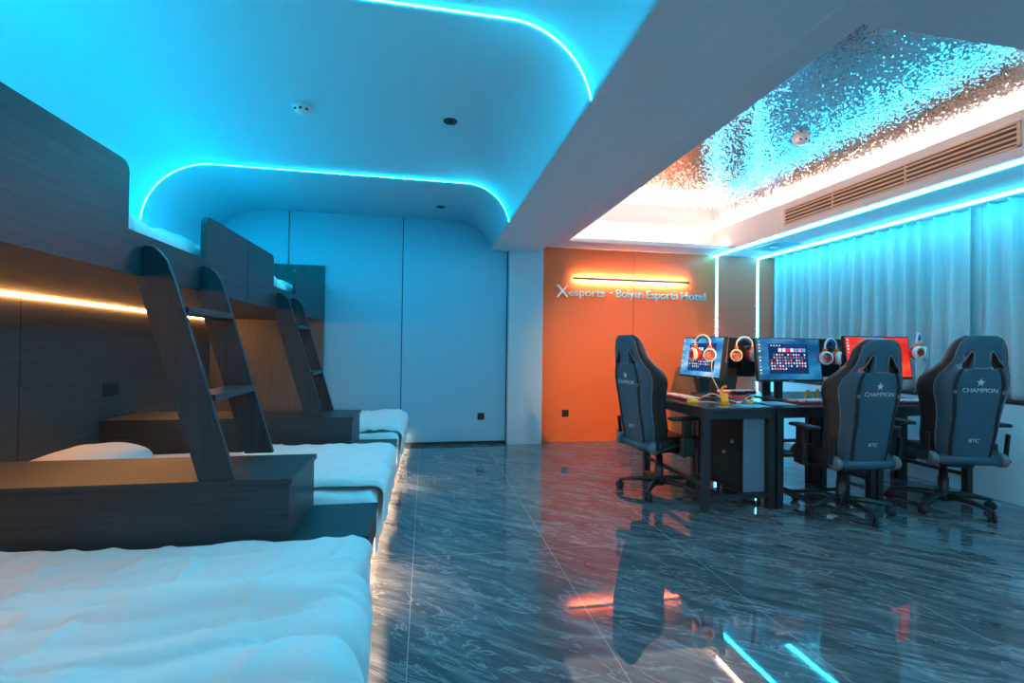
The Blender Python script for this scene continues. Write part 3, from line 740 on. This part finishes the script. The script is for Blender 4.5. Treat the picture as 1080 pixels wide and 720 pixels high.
# cable holders ("mouse bungees")
def bungee(loc, rz, label, m):
    t = thing('cable_holder', label, 'cable holder', loc, rz, 'yellow cable holders on the desks')
    mb = MB(); mb.prism([(-.04, -.03), (.04, -.03), (.05, .01), (.02, .04), (-.02, .04), (-.05, .01)], lambda u, v, h: (u, v, h), 0, .016, .004); mb.build('base', m, t)
    mb = MB(); mb.tube([(0, .02, .016), (0, .022, .05), (0, .012, .078), (0, -.006, .088)], .010, 10); mb.build('arm', m, t)
    mb = MB(); mb.lathe([(0, 0), (.013, .002), (.015, .012), (.010, .022), (0, .024)], 14, Matrix.Translation((0, -.012, .078))); mb.build('clip', M['amber'], t)
def stand(loc, rz, label):
    t = thing('phone_holder', label, 'phone holder', loc, rz)
    mb = MB(); mb.box((-.035, -.045, 0), (.035, .045, .010), .003); mb.build('base', M['yellow'], t)
    mb = MB(); mb.box((-.028, -.006, .010), (.028, .016, .085), .004, rot=Matrix.Rotation(-.15, 4, 'X')); mb.build('upright', M['yellow'], t)
    mb = MB(); mb.box((-.028, -.035, .010), (.028, -.028, .026), .002); mb.build('lip', M['amber'], t)
stand((2.33, 3.40, .77), radians(-20), 'upright yellow holder at the front of the left desk, beside the yellow mouse')
bungee((3.20, 3.535, .77), 0, 'yellow cable holder in front of the wide blue screen', M['yellow'])
bungee((2.72, 3.98, .77), 0.6, 'yellow cable holder on the far desk behind the left screen', M['yellow'])
bungee((3.36, 3.60, .77), -.5, 'yellow cable holder at the right end of the keyboard by the blue screen', M['yellow'])
# pads, cables
def pad(x0, y0, x1, y1, label):
    mb = MB(); mb.box((x0, y0, .7702), (x1, y1, .7735), .0012); tag(mb.build('mouse_pad', M['mousepad']), label, 'mouse pad')
pad(2.66, 3.30, 2.90, 3.52, 'pale blue mouse pad between the left desk and the blue screen')
pad(2.36, 3.22, 2.60, 3.37, 'pale blue mouse pad at the front edge of the left desk')
pad(3.37, 3.33, 3.60, 3.50, 'pale blue mouse pad under the white mouse')
def cable(pts, m, label, r=.0035):
    mb = MB(); P = [Vector(p) for p in pts]; Q = []
    for i in range(len(P)-1):
        p0, p1, p2, p3 = P[max(i-1, 0)], P[i], P[i+1], P[min(i+2, len(P)-1)]
        for k in range(6):
            s_ = k/6; Q.append(.5*((2*p1)+(p2-p0)*s_+(2*p0-5*p1+4*p2-p3)*s_*s_+(3*p1-p0-3*p2+p3)*s_**3))
    Q.append(P[-1]); mb.tube(Q, r, 6); tag(mb.build('cable', m), label, 'cable')
z = .776
cable([(2.20, 3.66, z), (2.27, 3.62, .80), (2.34, 3.58, .835), (2.42, 3.52, .80), (2.50, 3.46, z), (2.57, 3.52, z)], M['cable_white'], 'white cable looping up in front of the left screen')
cable([(2.70, 3.57, z), (2.74, 3.62, z), (2.72, 3.68, z), (2.80, 3.70, .80), (2.78, 3.62, z), (2.72, 3.60, .79)], M['cable_white'], 'coiled white cable left of the blue screen')
cable([(2.56, 3.80, z), (2.62, 3.84, .79), (2.70, 3.80, z), (2.78, 3.84, z), (2.86, 3.80, z)], M['red'], 'red cable between the left and the wide screen', .006)
cable([(2.46, 3.46, z), (2.52, 3.40, z), (2.60, 3.42, z), (2.64, 3.36, z), (2.68, 3.40, z)], M['cable_blue'], 'dark blue cable on the left desk beside the pad', .006)
cable([(3.24, 3.52, z), (3.27, 3.55, .79), (3.30, 3.52, z), (3.33, 3.56, z), (3.40, 3.52, z)], M['cable_blue'], 'dark blue cable behind the keyboard of the wide screen', .005)
def dongle(loc, rz, m, label):
    mb = MB(); mb.box((-.02, -.012, 0), (.02, .012, .018), .004); o = mb.build('plug', m, None, loc); o.rotation_euler = (0, 0, rz); tag(o, label, 'plug')
dongle((2.47, 3.42, .77), .4, M['white'], 'small white plug on the left desk beside the yellow holder')
dongle((2.545, 3.385, .7735+.0), -.3, M['yellow'], 'small yellow plug lying by the front edge of the left desk')
dongle((2.60, 3.48, .77), .9, M['white'], 'small white plug where the left desk meets the next')

# ------------------------------------------------------------------ gaming chairs
def chair(loc, rz, label):
    t = thing('gaming_chair', label, 'chair', loc, rz, 'black gaming chairs around the desks')
    # five-star base
    mb = MB(); mb.lathe([(0, .060), (.045, .060), (.055, .075), (.052, .115), (.040, .130), (0, .130)], 24); mb.build('base_hub', M['plastic'], t)
    for k in range(5):
        a = 2*pi*k/5+radians(123); R_ = Matrix.Rotation(a, 4, 'Z')
        mb = MB(); S = []
        for x, z, w, h in ((.03, .098, .030, .026), (.12, .102, .026, .022), (.22, .094, .021, .017), (.30, .080, .018, .013), (.325, .074, .012, .010)):
            S.append([(x, w*cos(2*pi*q/10), z+h*sin(2*pi*q/10)) for q in range(10)])
        vs = mb.grid(S, True, True); mb.bm.faces.new(vs[-1]); mb.bm.faces.new(vs[0][::-1])
        bmesh.ops.transform(mb.bm, matrix=R_, verts=mb.bm.verts); arm = mb.build('base_arm', M['plastic'], t)
        mb = MB(); sw = radians(35+47*k)
        for s_ in (-1, 1):
            X = R_ @ Matrix.Translation((.315, 0, .0315)) @ Matrix.Rotation(sw, 4, 'Z') @ Matrix.Translation((0, s_*.013, 0)) @ Matrix.Rotation(pi/2, 4, 'X')
            mb.lathe([(0, -.010), (.026, -.010), (.031, -.006), (.031, .006), (.026, .010), (0, .010)], 20, X)
        mb.tube([R_ @ Vector((.315, 0, .035)), R_ @ Vector((.315, 0, .078))], .008, 8); mb.build('caster', M['rubber'], arm)
    mb = MB(); mb.lathe([(.034, .128), (.034, .23), (.028, .232), (.028, .30), (.022, .302), (.022, .36)], 20); mb.build('gas_lift', M['plastic'], t)
    mb = MB(); mb.box((-.10, -.15, .335), (.10, .13, .372), .008); mb.tube([(.09, .02, .35), (.20, .03, .348), (.27, .03, .335)], .007, 8); mb.build('mechanism', M['plastic'], t)
    # seat
    mb = MB(); n = 16; top = []; bot = []
    for j in range(n+1):
        b = -1+2*j/n; y = .02+b*.265; rt = []; rb = []
        for i in range(n+1):
            a = -1+2*i/n
            hw = .262-.03*max(0, b)**3
            e = (max(0, 1-abs(a)**7)*max(0, 1-abs(b)**7))**.4
            bol = .045*math.exp(-((abs(a)-.82)/.16)**2)*(1-.55*max(0, b))
            rt.append((a*hw, y, .40+e*(.060+bol-.018*(1-a*a)*max(0, -b)+.012*max(0, b)*(1-b*b)*4*.5)))
            rb.append((a*hw*.98, y, .40-e*.028))
        top.append(rt); bot.append(rb)
    mb.grid(top); mb.grid(bot); bmesh.ops.remove_doubles(mb.bm, verts=mb.bm.verts, dist=.006); mb.build('seat', M['leather'], t, mods=[SUB(1)])
    # backrest surface: lateral u in -1..1, height v in 0..1
    HW = [(0, .205), (.08, .222), (.2, .236), (.32, .240), (.42, .252), (.52, .276), (.60, .286), (.67, .272), (.74, .228), (.80, .196), (.86, .182), (.93, .166), (.97, .140), (1, .098)]
    WG = [(0, .10), (.12, .125), (.30, .12), (.45, .125), (.58, .14), (.66, .12), (.74, .06), (.82, .025), (1, .01)]
    def ip(T_, v):
        for (a, b), (c, d) in zip(T_, T_[1:]):
            if v <= c:
                s_ = (v-a)/(c-a); s_ = s_*s_*(3-2*s_) if T_ is HW else s_; return b+(d-b)*s_
        return T_[-1][1]
    z0, z1, y0, y1 = .425, 1.285, -.235, -.350
    def pos(u, v, side, off=0.):
        x = u*ip(HW, v); au = abs(u)
        yc = y0+(y1-y0)*v+.035*sin(pi*v)*-.4
        wing = ip(WG, v)*max(0, (au-.60)/.40)**1.25
        th = (.085 if v < .75 else .085-.03*(v-.75)/.25)*(1-.45*au**6)
        if v > .9: th *= 1-.45*((v-.9)/.1)**2
        lum = .018*math.exp(-((v-.22)/.14)**2)*(1-au*au)
        y = yc+wing+(th+lum if side else 0)-(.010*(1-au*au) if not side else 0)
        if not side: y -= off
        return Vector((x, y, z0+(z1-z0)*v))
    us = [-1, -.93, -.84, -.74, -.64, -.54, -.43, -.31, -.19, -.07, .07, .19, .31, .43, .54, .64, .74, .84, .93, 1]
    vs_ = [0, .02, .06, .12, .18, .25, .32, .39, .46, .52, .57, .62, .66, .70, .735, .765, .79, .815, .84, .865, .89, .92, .95, .975, .99, 1]
    hole = set()
    for i in range(len(us)-1):
        uc = (us[i]+us[i+1])/2
        for j in range(len(vs_)-1):
            vc = (vs_[j]+vs_[j+1])/2
            if .735 < vc < .862:
                k = (vc-.735)/.127; lo, hi = .25+.02*k, .66-.22*k
                if lo < abs(uc) < hi: hole.add((i, j))
    mb = MB(); G = [[[mb.bm.verts.new(pos(u, v, s_)) for u in us] for v in vs_] for s_ in (0, 1)]
    nu, nv = len(us), len(vs_)
    for i in range(nu-1):
        for j in range(nv-1):
            if (i, j) in hole: continue
            for s_ in (0, 1):
                q = (G[s_][j][i], G[s_][j][i+1], G[s_][j+1][i+1], G[s_][j+1][i]); fc = mb.bm.faces.new(q if s_ == 0 else q[::-1]); fc.smooth = True
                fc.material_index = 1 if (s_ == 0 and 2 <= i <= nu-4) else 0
            for (di, dj, a, b) in ((-1, 0, (j, i), (j+1, i)), (1, 0, (j, i+1), (j+1, i+1)), (0, -1, (j, i), (j, i+1)), (0, 1, (j+1, i), (j+1, i+1))):
                ni, nj = i+di, j+dj
                if ni < 0 or nj < 0 or ni > nu-2 or nj > nv-2 or (ni, nj) in hole:
                    fc = mb.bm.faces.new((G[0][a[0]][a[1]], G[0][b[0]][b[1]], G[1][b[0]][b[1]], G[1][a[0]][a[1]])); fc.smooth = True
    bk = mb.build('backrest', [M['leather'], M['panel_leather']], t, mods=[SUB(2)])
    # straps running down from the belt openings, piping round the openings and along the panel
    for s_ in (-1, 1):
        mb = MB(); rows = []
        for k in range(25):
            v = .015+(.715)*k/24; uc = s_*(.60-.10*v/.73)
            rows.append([pos(uc-.045, v, 0, .001), pos(uc-.035, v, 0, .006), pos(uc+.035, v, 0, .006), pos(uc+.045, v, 0, .001)])
        mb.grid(rows); mb.build('back_strap', M['rubber'], bk)
        mb = MB(); O = [(.235, .742), (.245, .80), (.27, .855), (.34, .872), (.42, .862), (.50, .82), (.60, .775), (.67, .735)]
        mb.tube([pos(s_*u, v, 0, .003) for u, v in O], .0042, 6); mb.build('opening_piping', M['rim'], bk)
        mb = MB(); mb.tube([pos(s_*.83, .02+.93*k/24, 0, .002) for k in range(25)], .0032, 6); mb.build('panel_piping', M['rim'], bk)
        mb = MB(); a = pos(s_*.535, .545, 0, .007); mb.box(a-Vector((.011, .003, .012)), a+Vector((.011, .002, .012)), .002); mb.build('strap_tag', M['grey_cap'], bk)
    mb = MB(); mb.tube([pos(-.235+.47*k/10, .742-.006*sin(pi*k/10), 0, .003) for k in range(11)], .0042, 6); mb.build('panel_top_piping', M['rim'], bk)
    # printed star and lettering on the back
    def place(me_, v, nm):
        p = pos(0, v, 0, .0075); slope = math.atan2(y1-y0, z1-z0)
        X = Matrix.Translation(p) @ Matrix.Rotation(-slope, 4, 'X') @ Matrix.Rotation(pi/2, 4, 'X')
        return mesh_obj(nm, me_, M['print'], bk, X)
    mb = MB(); P5 = [((.028 if k % 2 == 0 else .0115)*sin(pi*k/5), (.028 if k % 2 == 0 else .0115)*cos(pi*k/5)) for k in range(10)]
    mb.prism(P5, lambda u, v, h: (u, v, h), -.001, .001); me_ = bpy.data.meshes.new('star'); mb.bm.to_mesh(me_); mb.bm.free(); place(me_, .625, 'star_emblem')
    place(text_mesh('CHAMPION', .042, .0008), .545, 'brand_lettering')
    place(text_mesh('BTC', .036, .0008, shear=.25), .135, 'small_lettering')
    # crossbar and recliner caps, side brackets
    mb = MB(); mb.tube([(-.20, -.215, .408), (.20, -.215, .408)], .038, 18); mb.build('crossbar', M['panel_leather'], t)
    for s_ in (-1, 1):
        X = Matrix.Translation((s_*.222, -.212, .412)) @ Matrix.Rotation(s_*pi/2, 4, 'Y')
        mb = MB(); mb.lathe([(0, -.022), (.046, -.022), (.050, -.012), (.050, .014), (.040, .024), (0, .026)], 24, X); mb.build('recliner_cap', M['grey_cap'], t)
        mb = MB(); mb.box((s_*.252-.007, -.232, .40), (s_*.252+.007, -.200, .60), .005, rot=Matrix.Rotation(.12, 4, 'X')); mb.build('side_bracket', M['plastic'], t)
        # armrest
        mb = MB(); mb.box((s_*.20, -.03, .355), (s_*.325, .05, .375), .004) if s_ > 0 else mb.box((s_*.325, -.03, .355), (s_*.20, .05, .375), .004)
        mb.box((s_*.315-.022, -.045, .36), (s_*.315+.022, .065, .50), .010); mb.box((s_*.315-.016, -.03, .50), (s_*.315+.016, .05, .635), .008); mb.build('armrest_post', M['plastic'], t)
        mb = MB(); mb.box((s_*.312-.045, -.14, .632), (s_*.312+.045, .10, .658), .012, 3); mb.build('armrest_pad', M['rubber'], t)
    mb = MB(); mb.tube([(.285, -.20, .40), (.30, -.12, .43), (.305, -.05, .445)], .010, 8); mb.build('recline_lever', M['plastic'], t)
    mb = MB()
    for s_ in (-1, 1):
        mb.tube([pos(s_*.42, .80, 1)+Vector((0, .004, 0)), pos(s_*.40, .80, 0)*.5+pos(s_*.40, .80, 1)*.5, pos(s_*.42, .74, 0, -.01)], .010, 6)
    mb.build('headrest_belt', M['rubber'], bk)
    return t
ch = chair((3.08, 3.075, 0), radians(-5), 'black gaming chair in the middle, in front of the wide blue screen')
c3 = dup(ch, (3.965, 3.04, 0), radians(-18), 'black gaming chair on the right, nearest the curtain', 1.03)
c1 = dup(ch, (1.955, 3.735, 0), radians(-80), 'black gaming chair on the left, alone before the orange wall', 1.02)
dup(ch, (3.20, 4.66, 0), radians(184), 'black gaming chair on the far side, mostly hidden behind the left screens', .97)
for c, turn in ((c3, 21), (c1, -31)):            # the swivel base stands at its own angle under each seat
    for p in kids(c):
        if p.name.startswith('base_'): p.rotation_euler = (0, 0, radians(turn))

# ------------------------------------------------------------------ world and colour
w = bpy.data.worlds.new('world'); sc.world = w; w.use_nodes = True
w.node_tree.nodes['Background'].inputs['Color'].default_value = (.10, .16, .22, 1); w.node_tree.nodes['Background'].inputs['Strength'].default_value = .0
sc.view_settings.view_transform = 'Standard'; sc.view_settings.look = 'None'; sc.view_settings.gamma = 1
sc.view_settings.exposure = 0; sc.view_settings.use_curve_mapping = False
